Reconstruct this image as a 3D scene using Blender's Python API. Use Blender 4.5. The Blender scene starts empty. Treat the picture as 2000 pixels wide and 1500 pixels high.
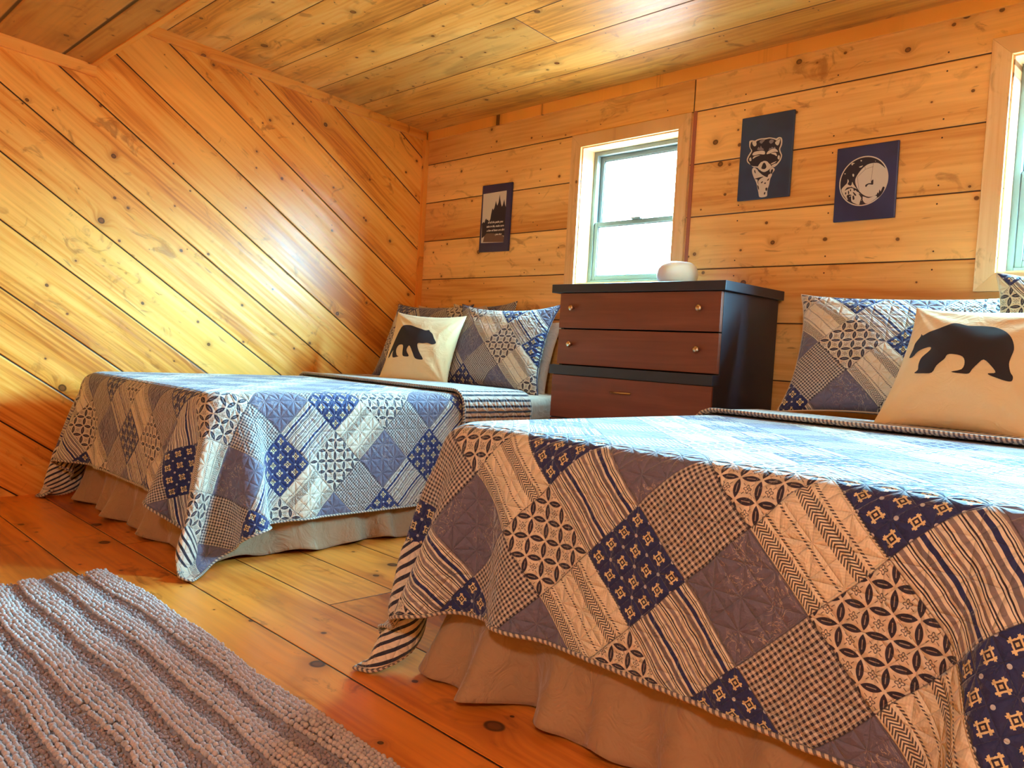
import bpy, bmesh, math, random
import numpy as np
from mathutils import Vector, Matrix
from mathutils.geometry import delaunay_2d_cdt

S = bpy.context.scene
# ------------------------------------------------------------ camera
cam_d = bpy.data.cameras.new('camera'); cam = bpy.data.objects.new('camera', cam_d)
S.collection.objects.link(cam); S.camera = cam
cam_d.sensor_width = 36; cam_d.lens = 28.206; cam_d.clip_start = 0.02
_yaw, _pit, _rol = -0.790692, -0.0396359, 0.0574678
_F = Vector((math.sin(_yaw)*math.cos(_pit), math.cos(_yaw)*math.cos(_pit), math.sin(_pit)))
_R = _F.cross(Vector((0, 0, 1))).normalized(); _U = _R.cross(_F)
_R2 = _R*math.cos(_rol) + _U*math.sin(_rol); _U2 = -_R*math.sin(_rol) + _U*math.cos(_rol)
M = Matrix((_R2, _U2, -_F)).transposed().to_4x4()
M.translation = Vector((4.127, -3.194, 0.78))
cam.matrix_world = M
# ------------------------------------------------------------ colour management
S.view_settings.view_transform = 'Standard'; S.view_settings.look = 'None'
S.view_settings.gamma = 1; S.view_settings.use_curve_mapping = False
S.view_settings.exposure = 0.33
cy = S.cycles; cy.max_bounces = 8; cy.diffuse_bounces = 5; cy.glossy_bounces = 3; cy.transmission_bounces = 2
cy.caustics_reflective = False; cy.caustics_refractive = False; cy.sample_clamp_indirect = 12; cy.adaptive_threshold = .03
# ------------------------------------------------------------ sky outside the windows
w = bpy.data.worlds.new('sky'); S.world = w; w.use_nodes = True
wt = w.node_tree; wt.nodes.clear()
SKY_UP, SKY_DOWN, SKY_STR = (0.30, 0.755, 1.0), (0.045, 0.042, 0.042), 360.0      # blue-white daylight above, paler ground light below
_o = wt.nodes.new('ShaderNodeOutputWorld'); _b = wt.nodes.new('ShaderNodeBackground')
_g = wt.nodes.new('ShaderNodeTexCoord'); _s = wt.nodes.new('ShaderNodeSeparateXYZ'); _r = wt.nodes.new('ShaderNodeValToRGB')
_m = wt.nodes.new('ShaderNodeMapRange'); _m.inputs[1].default_value = -.05; _m.inputs[2].default_value = .75
wt.links.new(_g.outputs['Generated'], _s.inputs[0]); wt.links.new(_s.outputs[2], _m.inputs[0]); wt.links.new(_m.outputs[0], _r.inputs[0])
_r.color_ramp.elements[0].color = (*SKY_DOWN, 1); _r.color_ramp.elements[1].color = (*[v*.42 for v in SKY_UP], 1)     # high sky dimmed so that the bed tops get less light
_e = _r.color_ramp.elements.new(.42); _e.color = (*SKY_UP, 1)
wt.links.new(_r.outputs[0], _b.inputs[0]); _b.inputs[1].default_value = SKY_STR
wt.links.new(_b.outputs[0], _o.inputs[0])
FILL_POWER = 92.0; FILL_COL = (1.0, 0.93, 0.84); FILL_POS = (4.7, -4.3, 1.86)  # added fill light from behind the camera, not a known fixture
# daylight portals: they give off nothing, they only guide the sampling of the sky through the openings
WIN = [(1.326, 1.921, 1.158, 1.865), (3.29, 3.885, 1.158, 1.912)]
for (x0, x1, z0, z1) in WIN:
    ld = bpy.data.lights.new('window_portal', 'AREA'); ld.shape = 'RECTANGLE'
    ld.size = x1-x0; ld.size_y = z1-z0; ld.cycles.is_portal = True
    lo = bpy.data.objects.new('window_portal', ld); S.collection.objects.link(lo)
    lo.location = ((x0+x1)/2, 0.14, (z0+z1)/2); lo.rotation_euler = (math.radians(-90), 0, 0)

# ------------------------------------------------------------ helpers
GROUPS = {'bed': 'the two beds', 'quilt': 'patchwork quilts on the beds', 'bed skirt': 'bed skirts', 'picture': 'prints on the window wall', 'cushion': 'bear cushions'}
def tag(o, label, cat, group=None):
    group = group or GROUPS.get(cat)
    if cat == 'pillow': group = 'patchwork pillow shams' if 'sham' in o.name else 'plain pillows behind the shams'
    o['label'] = label; o['category'] = cat
    if group: o['group'] = group
    return o
def link(name, me, mats, parent=None, smooth=False):
    o = bpy.data.objects.new(name, me); S.collection.objects.link(o)
    for m in (mats if isinstance(mats, (list, tuple)) else [mats]): me.materials.append(m)
    if parent is not None: o.parent = parent
    if smooth: me.polygons.foreach_set('use_smooth', [True]*len(me.polygons))
    return o
def empty(name, loc=(0, 0, 0), rot=(0, 0, 0)):
    o = bpy.data.objects.new(name, None); S.collection.objects.link(o)
    o.location = loc; o.rotation_euler = rot; o.empty_display_size = .1
    return o
def obj(name, bm, mat, parent=None, smooth=False, kind=None):
    me = bpy.data.meshes.new(name); bm.normal_update(); bm.to_mesh(me); bm.free()
    o = link(name, me, mat, parent, smooth)
    if kind: o['kind'] = kind
    return o
def box(bm, x0, x1, y0, y1, z0, z1, bev=0.0, seg=2):
    r = bmesh.ops.create_cube(bm, size=1.0)
    vs = r['verts']
    for v in vs:
        v.co = Vector(((x0+x1)/2+v.co.x*(x1-x0), (y0+y1)/2+v.co.y*(y1-y0), (z0+z1)/2+v.co.z*(z1-z0)))
    if bev > 0:
        es = list({e for v in vs for e in v.link_edges})
        bmesh.ops.bevel(bm, geom=es, offset=bev, segments=seg, affect='EDGES', profile=0.6)
    return bm
def bx(name, x0, x1, y0, y1, z0, z1, mat, parent=None, bev=0.0, kind=None, smooth=False):
    return obj(name, box(bmesh.new(), x0, x1, y0, y1, z0, z1, bev), mat, parent, smooth, kind)
def lathe(bm, prof, n=32, M4=None):
    rings = []
    for (r, z) in prof:
        ring = []
        for k in range(n):
            a = 2*math.pi*k/n
            p = Vector((r*math.cos(a), r*math.sin(a), z))
            ring.append(bm.verts.new(M4 @ p if M4 else p))
        rings.append(ring)
    for a, b in zip(rings, rings[1:]):
        for k in range(n):
            bm.faces.new((a[k], a[(k+1) % n], b[(k+1) % n], b[k]))
    for ring, rev in ((rings[0], True), (rings[-1], False)):
        try: bm.faces.new(ring[::-1] if rev else ring)
        except ValueError: pass
    return bm
def grid_mesh(name, P, uv=None, close=False):
    """P: (n,m,3) array; returns a mesh of quads with UV map"""
    n, m = P.shape[:2]
    me = bpy.data.meshes.new(name)
    i = np.arange(n-1)[:, None]; j = np.arange(m-1)[None, :]
    q = np.stack([i*m+j, (i+1)*m+j, (i+1)*m+j+1, i*m+j+1], -1).reshape(-1, 4)
    me.from_pydata(P.reshape(-1, 3).tolist(), [], q.tolist())
    if uv is not None:
        l = me.uv_layers.new(name='fabric')
        idx = np.empty(len(me.loops), dtype=np.int32); me.loops.foreach_get('vertex_index', idx)
        l.data.foreach_set('uv', uv.reshape(-1, 2)[idx].astype(np.float32).ravel())
    return me

# ------------------------------------------------------------ shader building
class NT:
    def __init__(s, name):
        s.mat = bpy.data.materials.new(name); s.mat.use_nodes = True
        s.t = s.mat.node_tree; s.t.nodes.clear()
        s.out = s.t.nodes.new('ShaderNodeOutputMaterial')
    def put(s, sock, v):
        if v is None: return
        if isinstance(v, bpy.types.NodeSocket): s.t.links.new(v, sock)
        else:
            if sock.type == 'RGBA' and len(v) == 3: v = (*v, 1)
            sock.default_value = v
    def m(s, op, a, b=None, c=None, clamp=False):
        n = s.t.nodes.new('ShaderNodeMath'); n.operation = op; n.use_clamp = clamp
        for k, v in enumerate((a, b, c)): s.put(n.inputs[k], v)
        return n.outputs[0]
    def add(s, a, b): return s.m('ADD', a, b)
    def sub(s, a, b): return s.m('SUBTRACT', a, b)
    def mul(s, a, b): return s.m('MULTIPLY', a, b)
    def lt(s, a, b): return s.m('LESS_THAN', a, b)
    def gt(s, a, b): return s.m('GREATER_THAN', a, b)
    def mn(s, a, b): return s.m('MINIMUM', a, b)
    def mx(s, a, b): return s.m('MAXIMUM', a, b)
    def fr(s, a): return s.m('FRACT', a)
    def fl(s, a): return s.m('FLOOR', a)
    def ab(s, a): return s.m('ABSOLUTE', a)
    def ss(s, v, lo, hi, a=0.0, b=1.0):
        n = s.t.nodes.new('ShaderNodeMapRange'); n.interpolation_type = 'SMOOTHSTEP'
        for k, x in enumerate((v, lo, hi, a, b)): s.put(n.inputs[k], x)
        return n.outputs[0]
    def xyz(s, v):
        n = s.t.nodes.new('ShaderNodeSeparateXYZ'); s.put(n.inputs[0], v); return n.outputs
    def vec(s, x=0.0, y=0.0, z=0.0):
        n = s.t.nodes.new('ShaderNodeCombineXYZ')
        for k, v in enumerate((x, y, z)): s.put(n.inputs[k], v)
        return n.outputs[0]
    def noise(s, v, scale, detail=2.0, rough=.5, dist=0.0):
        n = s.t.nodes.new('ShaderNodeTexNoise')
        s.put(n.inputs['Vector'], v); n.inputs['Scale'].default_value = scale
        n.inputs['Detail'].default_value = detail; n.inputs['Roughness'].default_value = rough
        n.inputs['Distortion'].default_value = dist
        return n.outputs[0]
    def white(s, v):
        n = s.t.nodes.new('ShaderNodeTexWhiteNoise'); n.noise_dimensions = '3D'; s.put(n.inputs['Vector'], v)
        return n.outputs
    def voro(s, v, scale, rnd=1.0, dim='2D'):
        n = s.t.nodes.new('ShaderNodeTexVoronoi'); n.voronoi_dimensions = dim
        s.put(n.inputs['Vector'], v); n.inputs['Scale'].default_value = scale
        n.inputs['Randomness'].default_value = rnd
        return n.outputs
    def mix(s, f, a, b, mode='MIX'):
        n = s.t.nodes.new('ShaderNodeMix'); n.data_type = 'RGBA'; n.blend_type = mode
        s.put(n.inputs[0], f); s.put(n.inputs[6], a); s.put(n.inputs[7], b)
        return n.outputs[2]
    def ramp(s, f, stops, interp='LINEAR'):
        n = s.t.nodes.new('ShaderNodeValToRGB'); r = n.color_ramp; r.interpolation = interp
        while len(r.elements) < len(stops): r.elements.new(0.5)
        for e, (p, c) in zip(r.elements, stops):
            e.position = p; e.color = (*c, 1) if len(c) == 3 else c
        s.put(n.inputs[0], f); return n.outputs[0]
    def pos(s): return s.t.nodes.new('ShaderNodeNewGeometry').outputs['Position']
    def tc(s, k='Object'): return s.t.nodes.new('ShaderNodeTexCoord').outputs[k]
    def uv(s, name='fabric'):
        n = s.t.nodes.new('ShaderNodeUVMap'); n.uv_map = name; return n.outputs[0]
    def bump(s, h, dist=.01, strength=1.0, normal=None):
        n = s.t.nodes.new('ShaderNodeBump'); s.put(n.inputs['Height'], h)
        n.inputs['Distance'].default_value = dist; n.inputs['Strength'].default_value = strength
        if normal is not None: s.put(n.inputs['Normal'], normal)
        return n.outputs[0]
    def bsdf(s, col, rough=.5, normal=None, metal=0.0, spec=.5, sheen=0.0, coat=0.0, coat_rough=.2, **kw):
        n = s.t.nodes.new('ShaderNodeBsdfPrincipled')
        s.put(n.inputs['Base Color'], col); s.put(n.inputs['Roughness'], rough)
        s.put(n.inputs['Metallic'], metal); s.put(n.inputs['Specular IOR Level'], spec)
        s.put(n.inputs['Sheen Weight'], sheen); s.put(n.inputs['Coat Weight'], coat); s.put(n.inputs['Coat Roughness'], coat_rough)
        if normal is not None: s.put(n.inputs['Normal'], normal)
        for k, v in kw.items(): s.put(n.inputs[k.replace('_', ' ')], v)
        s.t.links.new(n.outputs[0], s.out.inputs[0]); return n
def plain(name, col, rough=.5, **kw):
    t = NT(name); t.bsdf(col, rough, **kw); return t.mat
def cloth_mat(name, col, rough=.9, scale=900.0, amt=.25, sheen=.2, wr=0.0):
    t = NT(name); p = t.tc('Object'); x = t.xyz(p)
    n1 = t.noise(p, scale/3, 2)
    nrm = t.bump(n1, .001, amt)
    if wr: nrm = t.bump(t.noise(p, 14, 3, .6, 1.2), wr, 1.0, nrm)
    c = t.mix(t.mul(t.noise(p, 9, 3), .35), col, tuple(v*.8 for v in col))
    t.bsdf(c, rough, nrm, sheen=sheen, spec=.2); return t.mat

def wood_board(name, along, across, width, off, base, dark, light, rough=.36, gap=.004, knots=1.0,
               tints=(), joints=(), stain=0.0, knotcol=(.09, .028, .008), spec=.5, contrast=1.0, nails=0.0, aniso=.35, seed=0.0, coat=.0, ks=1.0, streak=1.0):
    """varnished knotty pine boards: along/across = functions of (nt, x,y,z) giving metres"""
    t = NT(name); X, Y, Z = t.xyz(t.pos())[:3]
    A = along(t, X, Y, Z); C = across(t, X, Y, Z)
    q = t.m('DIVIDE', t.sub(C, off), width)
    idx = t.fl(q); fc = t.fr(q)
    rnd = t.white(t.vec(idx, seed + .37, 0.0)); r1 = rnd[0]; rc = t.xyz(rnd[1])
    for (n, a0) in joints:            # a butt joint in board n at a0: what lies beyond is another board
        f = t.mul(t.lt(t.ab(t.sub(idx, n)), .5), t.gt(A, a0))
        r1 = t.fr(t.add(r1, t.mul(f, .43)))
    A2 = t.add(A, t.mul(r1, 17.3)); C2 = t.add(C, t.mul(r1, 3.1))
    # knots
    def knots_(scale, keep, size, sd):
        v = t.vec(t.mul(A2, scale), t.add(t.mul(C2, scale*1.15), sd), 0.0)
        vo = t.voro(v, 1.0, .9)
        cc = t.xyz(vo['Color'])
        pick = t.lt(cc[0], keep*knots)
        wob = t.mul(t.sub(t.noise(v, 3.0, 2), .5), size*1.1)
        d = t.add(vo['Distance'], wob)
        rad = t.mul(t.add(cc[1], .35), size)
        return pick, t.m('DIVIDE', d, rad), vo
    pk, dk, vo = knots_(2.8, .50, .032*ks, seed)
    pk2, dk2, _ = knots_(7.5, .18, .050, seed + 5.0)
    near = t.mul(pk, t.m('EXPONENT', t.mul(t.mul(dk, dk), -.12)))
    near2 = t.mul(pk2, t.m('EXPONENT', t.mul(t.mul(dk2, dk2), -.3)))
    warp = t.add(t.mul(near, .05), t.mul(near2, .014))
    Cw = t.add(C2, warp)
    low = t.noise(t.vec(t.mul(A2, .9), t.mul(Cw, 7.0), idx), 1.0, 3, .55, .3)
    fine = t.noise(t.vec(t.mul(A2, 2.2), t.mul(Cw, 95.0), idx), 1.0, 3, .6)
    ring = t.m('SINE', t.add(t.mul(Cw, 190.0), t.mul(t.noise(t.vec(t.mul(A2, 1.1), t.mul(Cw, 9.0), idx), 1.0, 2), 26.0)))
    g = t.add(t.mul(t.sub(low, .5), 1.9*contrast), t.add(t.mul(t.sub(fine, .5), .75*contrast), t.mul(ring, .085*contrast)))
    g = t.add(g, t.mul(t.sub(r1, .5), .5))
    g = t.add(g, .5)
    col = t.ramp(g, [(0.0, dark), (.38, base), (.7, light), (1.0, tuple(min(1, v*1.12) for v in light))])
    # reddish halo and dark heart of the knots
    col = t.mix(t.mul(near, .5), col, tuple((a+b)/2 for a, b in zip(dark, knotcol)))
    col = t.mix(t.mul(near2, .6), col, dark)
    heart = t.mul(pk, t.ss(dk, 1.15, .75))
    rim = t.mul(pk, t.mul(t.ss(dk, 1.35, 1.0), t.ss(dk, .55, .9)))
    col = t.mix(t.mul(heart, .8), col, tuple(v*1.6 for v in knotcol))
    col = t.mix(t.mul(rim, .8), col, tuple(v*.5 for v in knotcol))
    col = t.mix(t.mul(pk2, t.ss(dk2, 1.2, .8, 0.0, .85)), col, knotcol)
    # short resin streaks
    rs = t.noise(t.vec(t.mul(A2, 7.0), t.mul(C2, 42.0), t.add(idx, 9.0)), 1.0, 2, .5, .6)
    col = t.mix(t.ss(rs, .70, .76, 0.0, .5*streak), col, tuple(v*2.0 for v in knotcol))
    bl = t.noise(t.vec(t.mul(A2, 6.0), t.mul(C2, 9.0), t.add(idx, 4.0)), 1.0, 4, .6, 1.6)
    bm_ = t.noise(t.vec(t.mul(A2, 1.7), t.mul(C2, 3.0), t.add(idx, 14.0)), 1.0, 1)
    col = t.mix(t.mul(t.mul(t.ss(bl, .56, .70), t.ss(bm_, .40, .60)), .62), col, tuple((a+b)/2 for a, b in zip(dark, knotcol)))
    if stain > 0:
        st = t.noise(t.vec(t.mul(A2, 1.5), t.mul(C2, 5.0), 3.0), 1.0, 3, .6, .8)
        col = t.mix(t.ss(st, .50, .66, 0.0, stain), col, (.30, .23, .17), 'MULTIPLY')
    for (n, a0, a1, tint) in tints:
        f = t.mul(t.lt(t.ab(t.sub(idx, n)), .5), t.mul(t.gt(A, a0), t.lt(A, a1)))
        col = t.mix(f, col, tint, 'MULTIPLY')
    if nails > 0:
        na = t.fr(t.m('DIVIDE', A, .41)); nc = t.ab(t.sub(t.ab(t.sub(fc, .5)), .36))
        dd = t.add(t.m('POWER', t.mul(t.sub(na, .5), .41), 2.0), t.m('POWER', t.mul(nc, width), 2.0))
        col = t.mix(t.lt(dd, .0032**2), col, (.05, .02, .01))
    # the open joint between two boards
    e = t.mul(t.sub(.5, t.ab(t.sub(fc, .5))), width)
    for (n, a0) in joints:
        f = t.lt(t.ab(t.sub(idx, n)), .5)
        dj = t.ab(t.sub(A, a0))
        e = t.mn(e, t.add(dj, t.mul(t.sub(1.0, f), 1.0)))
    gp = t.ss(e, gap*.35, gap*.75, 1.0, 0.0)
    col = t.mix(gp, col, tuple(v*.35 for v in knotcol))
    h = t.add(t.ss(e, 0.0, gap*1.3), t.mul(fine, .10))
    nrm = t.bump(h, .004, .9)
    nrm = t.bump(t.noise(t.vec(t.mul(A2, .8), t.mul(C2, 11.0), idx), 1.0, 2), .010, aniso, nrm)
    ro = t.add(rough, t.mul(t.sub(fine, .5), .22))
    t.bsdf(col, ro, nrm, spec=spec, coat=coat, coat_rough=.12)
    return t.mat
AX = lambda k, s=1.0: (lambda t, X, Y, Z: t.mul((X, Y, Z)[k], s))
ANG = math.radians(34.42)
BASE, DARK, LIGHT = (.84, .325, .045), (.56, .155, .016), (.91, .435, .085)
m_left = wood_board('pine_diagonal_boards',
    lambda t, X, Y, Z: t.sub(t.mul(Y, math.cos(ANG)), t.mul(Z, math.sin(ANG))),
    lambda t, X, Y, Z: t.add(t.mul(Z, math.cos(ANG)), t.mul(Y, math.sin(ANG))),
    .2905*math.cos(ANG), .219*math.cos(ANG), BASE, DARK, LIGHT, rough=.34, aniso=.6, seed=2.0, spec=.38, knots=1.2, ks=1.15, gap=.0055, contrast=1.15)
m_back = wood_board('pine_horizontal_boards', AX(0), AX(2), .2425, .2385, (.77, .40, .115), (.60, .24, .05), (.87, .51, .17), rough=.42, knots=1.25,
                    joints=((7, 1.992),), nails=1.0, seed=1.0)
m_side = wood_board('pine_side_boards', AX(1), AX(2), .2425, .2385, BASE, DARK, LIGHT, seed=7.0)
m_ceil = wood_board('pine_ceiling_boards', AX(0), AX(1, -1.0), .28, .25, (.88, .46, .095), (.58, .25, .04), (.94, .60, .18),
                    rough=.40, stain=.42, joints=((0, 3.4), (1, 1.60), (3, 2.9)), tints=((0, -9, 9, (.85, .78, .72)), (1, -9, 1.6, (.74, .70, .66)), (-1, -9, 9, (.80, .66, .58))),
                    gap=.0035, nails=1.0, seed=3.0)
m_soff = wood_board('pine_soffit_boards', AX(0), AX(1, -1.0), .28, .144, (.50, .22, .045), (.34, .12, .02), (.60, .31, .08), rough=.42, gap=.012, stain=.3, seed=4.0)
m_floor = wood_board('pine_floor_boards', AX(0), AX(1, -1.0), .24, .218, (.62, .175, .020), (.38, .080, .008), (.76, .26, .036), spec=.36, rough=.34,
                     joints=((9, 2.62), (7, 1.1), (6, 2.1)), gap=.0035, knots=.85, ks=1.5, streak=.22, seed=6.0, knotcol=(.05, .014, .004), stain=.25)
def trim_mat(name, k, seed, base=BASE, light=LIGHT, dark=DARK, rough=.38):
    o = (k+1) % 3
    return wood_board(name, AX(k), AX(o), 5.0, -2.3, base, dark, light, rough=rough, gap=.0001, knots=.8, seed=seed, contrast=.8)
m_tx = trim_mat('pine_trim_across', 0, 11.0); m_ty = trim_mat('pine_trim_along', 1, 12.0); m_tz = trim_mat('pine_trim_upright', 2, 13.0)
CAS = ((.80, .50, .22), (.88, .62, .32), (.64, .36, .13))
m_cx = trim_mat('pine_casing_across', 0, 15.0, *CAS); m_cz = trim_mat('pine_casing_upright', 2, 16.0, *CAS)

# ------------------------------------------------------------ room shell
SL = .0724; ZC = 2.142; ZS = 1.859; YS = -1.966
XR, YF = 5.6, -5.6
def cz(y): return ZC - SL*y
def slab(bm, x0, x1, y0, y1, zf, th):
    vs = []
    for (x, y) in ((x0, y0), (x1, y0), (x1, y1), (x0, y1)):
        vs.append(bm.verts.new((x, y, zf(y))))
    for (x, y) in ((x0, y0), (x1, y0), (x1, y1), (x0, y1)):
        vs.append(bm.verts.new((x, y, zf(y)+th)))
    for f in ((3, 2, 1, 0), (4, 5, 6, 7), (0, 1, 5, 4), (1, 2, 6, 5), (2, 3, 7, 6), (3, 0, 4, 7)):
        bm.faces.new([vs[k] for k in f])
    return bm
bx('floor', -.12, XR+.12, YF-.12, .16, -.08, 0, m_floor, kind='structure')
obj('ceiling', slab(bmesh.new(), -.12, XR+.12, YF-.12, .16, cz, .1), m_ceil, kind='structure')
# lower ceiling over the near part of the room, running to the front wall
b = slab(bmesh.new(), 0, XR, YF, YS, lambda y: ZS - SL*y, .02)
for f in list(b.faces): pass
obj('ceiling.001', b, m_soff, kind='structure')
m_fas = trim_mat('pine_fascia', 0, 21.0)
b = bmesh.new(); box(b, 0, XR, YS-.02, YS+.004, ZS - SL*YS - .004, cz(YS)); obj('trim_1', b, m_fas, kind='structure')
zt = ZC+.5
bx('wall_left', -.12, 0, YF, 0, 0, zt, m_left, kind='structure')
bx('wall_right', XR, XR+.12, YF, 0, 0, zt, m_side, kind='structure')
m_front = wood_board('pine_front_boards', AX(0), AX(2), .2425, .2385, BASE, DARK, LIGHT, seed=9.0)
bx('wall_front', 0, XR, YF-.12, YF, 0, zt, m_front, kind='structure')
b = bmesh.new(); xs = [-.12, WIN[0][0], WIN[0][1], WIN[1][0], WIN[1][1], XR+.12]
for k in range(5):
    if k in (1, 3):
        wn = WIN[k//2]
        box(b, xs[k], xs[k+1], 0, .16, 0, wn[2]); box(b, xs[k], xs[k+1], 0, .16, wn[3], zt)
    else: box(b, xs[k], xs[k+1], 0, .16, 0, zt)
obj('wall_back', b, m_back, kind='structure')
# trims: crown along the window wall, along the left wall, soffit trim, corner post
bx('trim_2', .03, XR, -.014, 0, 2.085, 2.150, m_tx, kind='structure', bev=.002)
def ytrim(name, y0, y1, zf, mat, h=.05, th=.016):
    b = bmesh.new(); vs = []
    for y in (y0, y1):
        for (x, dz) in ((0, -h), (th, -h), (th, 0), (0, 0)): vs.append(b.verts.new((x, y, zf(y)+dz)))
    for f in ((0, 1, 2, 3), (7, 6, 5, 4), (0, 4, 5, 1), (1, 5, 6, 2), (2, 6, 7, 3), (3, 7, 4, 0)): b.faces.new([vs[k] for k in f])
    return obj(name, b, mat, kind='structure')
ytrim('trim_3', YS+.004, -.014, lambda y: cz(y)+.002, m_ty, .055)
ytrim('trim_4', YF, YS+.004, lambda y: ZS-SL*y+.002, m_ty, .055)
bx('trim_5', .0, .03, -.030, 0, 0, 2.092, m_tz, kind='structure', bev=.002)
bx('trim_6', 1.996, 2.012, -.006, 0, 1.0, 1.938, plain('red_brown_shim', (.36, .11, .06), .5), kind='structure')

# ------------------------------------------------------------ windows
def glass_mat():
    t = NT('window_glass'); n = t.t.nodes
    tr = n.new('ShaderNodeBsdfTransparent'); tr.inputs[0].default_value = (.97, .99, .99, 1)
    gl = n.new('ShaderNodeBsdfGlossy'); gl.inputs['Roughness'].default_value = .02
    fn = n.new('ShaderNodeFresnel'); fn.inputs[0].default_value = 1.45
    ge = n.new('ShaderNodeNewGeometry'); fz = n.new('ShaderNodeMath'); fz.operation = 'MULTIPLY'
    inv = n.new('ShaderNodeMath'); inv.operation = 'SUBTRACT'; inv.inputs[0].default_value = 1.0
    t.t.links.new(ge.outputs['Backfacing'], inv.inputs[1]); t.t.links.new(fn.outputs[0], fz.inputs[0]); t.t.links.new(inv.outputs[0], fz.inputs[1])
    mx = n.new('ShaderNodeMixShader')
    t.t.links.new(fz.outputs[0], mx.inputs[0]); t.t.links.new(tr.outputs[0], mx.inputs[1]); t.t.links.new(gl.outputs[0], mx.inputs[2])
    t.t.links.new(mx.outputs[0], t.out.inputs[0]); return t.mat
m_glass = glass_mat()
m_vinyl = plain('pale_window_vinyl', (.17, .22, .225), .45)
m_seal = plain('window_seal', (.10, .16, .17), .6)
m_jamb = wood_board('pine_jamb', AX(2), AX(0), 5.0, -2.3, (.78, .56, .34), (.6, .36, .16), (.9, .72, .5), gap=.0001, knots=.4, seed=17.0)
def window(num, x0, x1, z0, z1, zm):
    r = empty('window_%d' % num, ((x0+x1)/2, 0, z0)); r['kind'] = 'structure'
    def P(name, *a, mat=m_vinyl, par=None, bev=.002):
        x0_, x1_, y0_, y1_, z0_, z1_ = a
        par = par or r
        o = bx(name, x0_, x1_, y0_, y1_, z0_, z1_, mat, None, bev=bev)
        o.parent = par
        o.matrix_parent_inverse = Matrix.Translation(-r.location) if par is r else Matrix.Translation(-r.location)
        return o
    W = .068; cp = .016
    # mitred casing
    def cas(pts, mat):
        b = bmesh.new()
        f = [b.verts.new((x, -cp, z)) for x, z in pts]; g = [b.verts.new((x, 0, z)) for x, z in pts]
        b.faces.new(f); b.faces.new(g[::-1])
        for k in range(4): b.faces.new((f[(k+1) % 4], f[k], g[k], g[(k+1) % 4]))
        bmesh.ops.recalc_face_normals(b, faces=b.faces)
        bmesh.ops.bevel(b, geom=[e for e in b.edges], offset=.0012, segments=1, affect='EDGES')
        o = obj('window_casing', b, mat); o.parent = r; o.matrix_parent_inverse = Matrix.Translation(-r.location)
    o0, o1, p0, p1 = x0-W, x1+W, z0-W, z1+W; i0, i1, j0, j1 = x0-.002, x1+.002, z0-.002, z1+.002
    cas([(o0, p1), (i0, j1), (i1, j1), (o1, p1)][::-1], m_cx)
    cas([(o0, p0), (i0, j0), (i1, j0), (o1, p0)], m_cx)
    cas([(o0, p0), (i0, j0), (i0, j1), (o0, p1)][::-1], m_cz)
    cas([(o1, p0), (i1, j0), (i1, j1), (o1, p1)], m_cz)
    # jamb lining
    t = .004
    P('jamb', x0, x0+t, 0, .158, z0, z1, mat=m_jamb, bev=0); P('jamb', x1-t, x1, 0, .158, z0, z1, mat=m_jamb, bev=0)
    P('jamb', x0+t, x1-t, 0, .158, z1-t, z1, mat=m_jamb, bev=0); P('sill', x0+t, x1-t, 0, .158, z0, z0+t, mat=m_jamb, bev=0)
    # fixed vinyl frame
    f = .022
    b = bmesh.new()
    for q in ((x0+t, x0+t+f, z0+t, z1-t), (x1-t-f, x1-t, z0+t, z1-t)): box(b, q[0], q[1], .092, .150, q[2], q[3], .002)
    box(b, x0+t+f, x1-t-f, .092, .150, z1-t-f, z1-t, .002); box(b, x0+t+f, x1-t-f, .092, .150, z0+t, z0+t+f, .002)
    fr = obj('window_frame', b, m_vinyl); fr.parent = r; fr.matrix_parent_inverse = Matrix.Translation(-r.location)
    xa, xb = x0+t+f, x1-t-f
    def sash(za, zb, y0, y1, s):
        b = bmesh.new()
        box(b, xa, xa+s, y0, y1, za, zb, .003); box(b, xb-s, xb, y0, y1, za, zb, .003)
        box(b, xa+s, xb-s, y0, y1, zb-s, zb, .003); box(b, xa+s, xb-s, y0, y1, za, za+s, .003)
        o = obj('sash', b, m_vinyl); o.parent = r; o.matrix_parent_inverse = Matrix.Translation(-r.location)
        ym = (y0+y1)/2
        b = bmesh.new()
        for (a1, a2, b1, b2) in ((xa+s, xa+s+.004, za+s, zb-s), (xb-s-.004, xb-s, za+s, zb-s), (xa+s, xb-s, zb-s-.004, zb-s), (xa+s, xb-s, za+s, za+s+.004)):
            box(b, a1, a2, ym-.006, ym+.006, b1, b2)
        g = obj('seal', b, m_seal); g.parent = o
        p = obj('pane', box(bmesh.new(), xa+s, xb-s, ym-.002, ym+.002, za+s, zb-s), m_glass); p.parent = o
        return o
    sash(zm-.012, z1-t-f, .122, .142, .024); lo = sash(z0+t+f, zm+.012, .098, .120, .024)
    lk = obj('sash_lock', box(bmesh.new(), (xa+xb)/2-.03, (xa+xb)/2+.03, .092, .112, zm+.012, zm+.022, .003), m_vinyl); lk.parent = lo
    return r
window(1, *WIN[0], 1.478); window(2, *WIN[1], 1.515)

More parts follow.
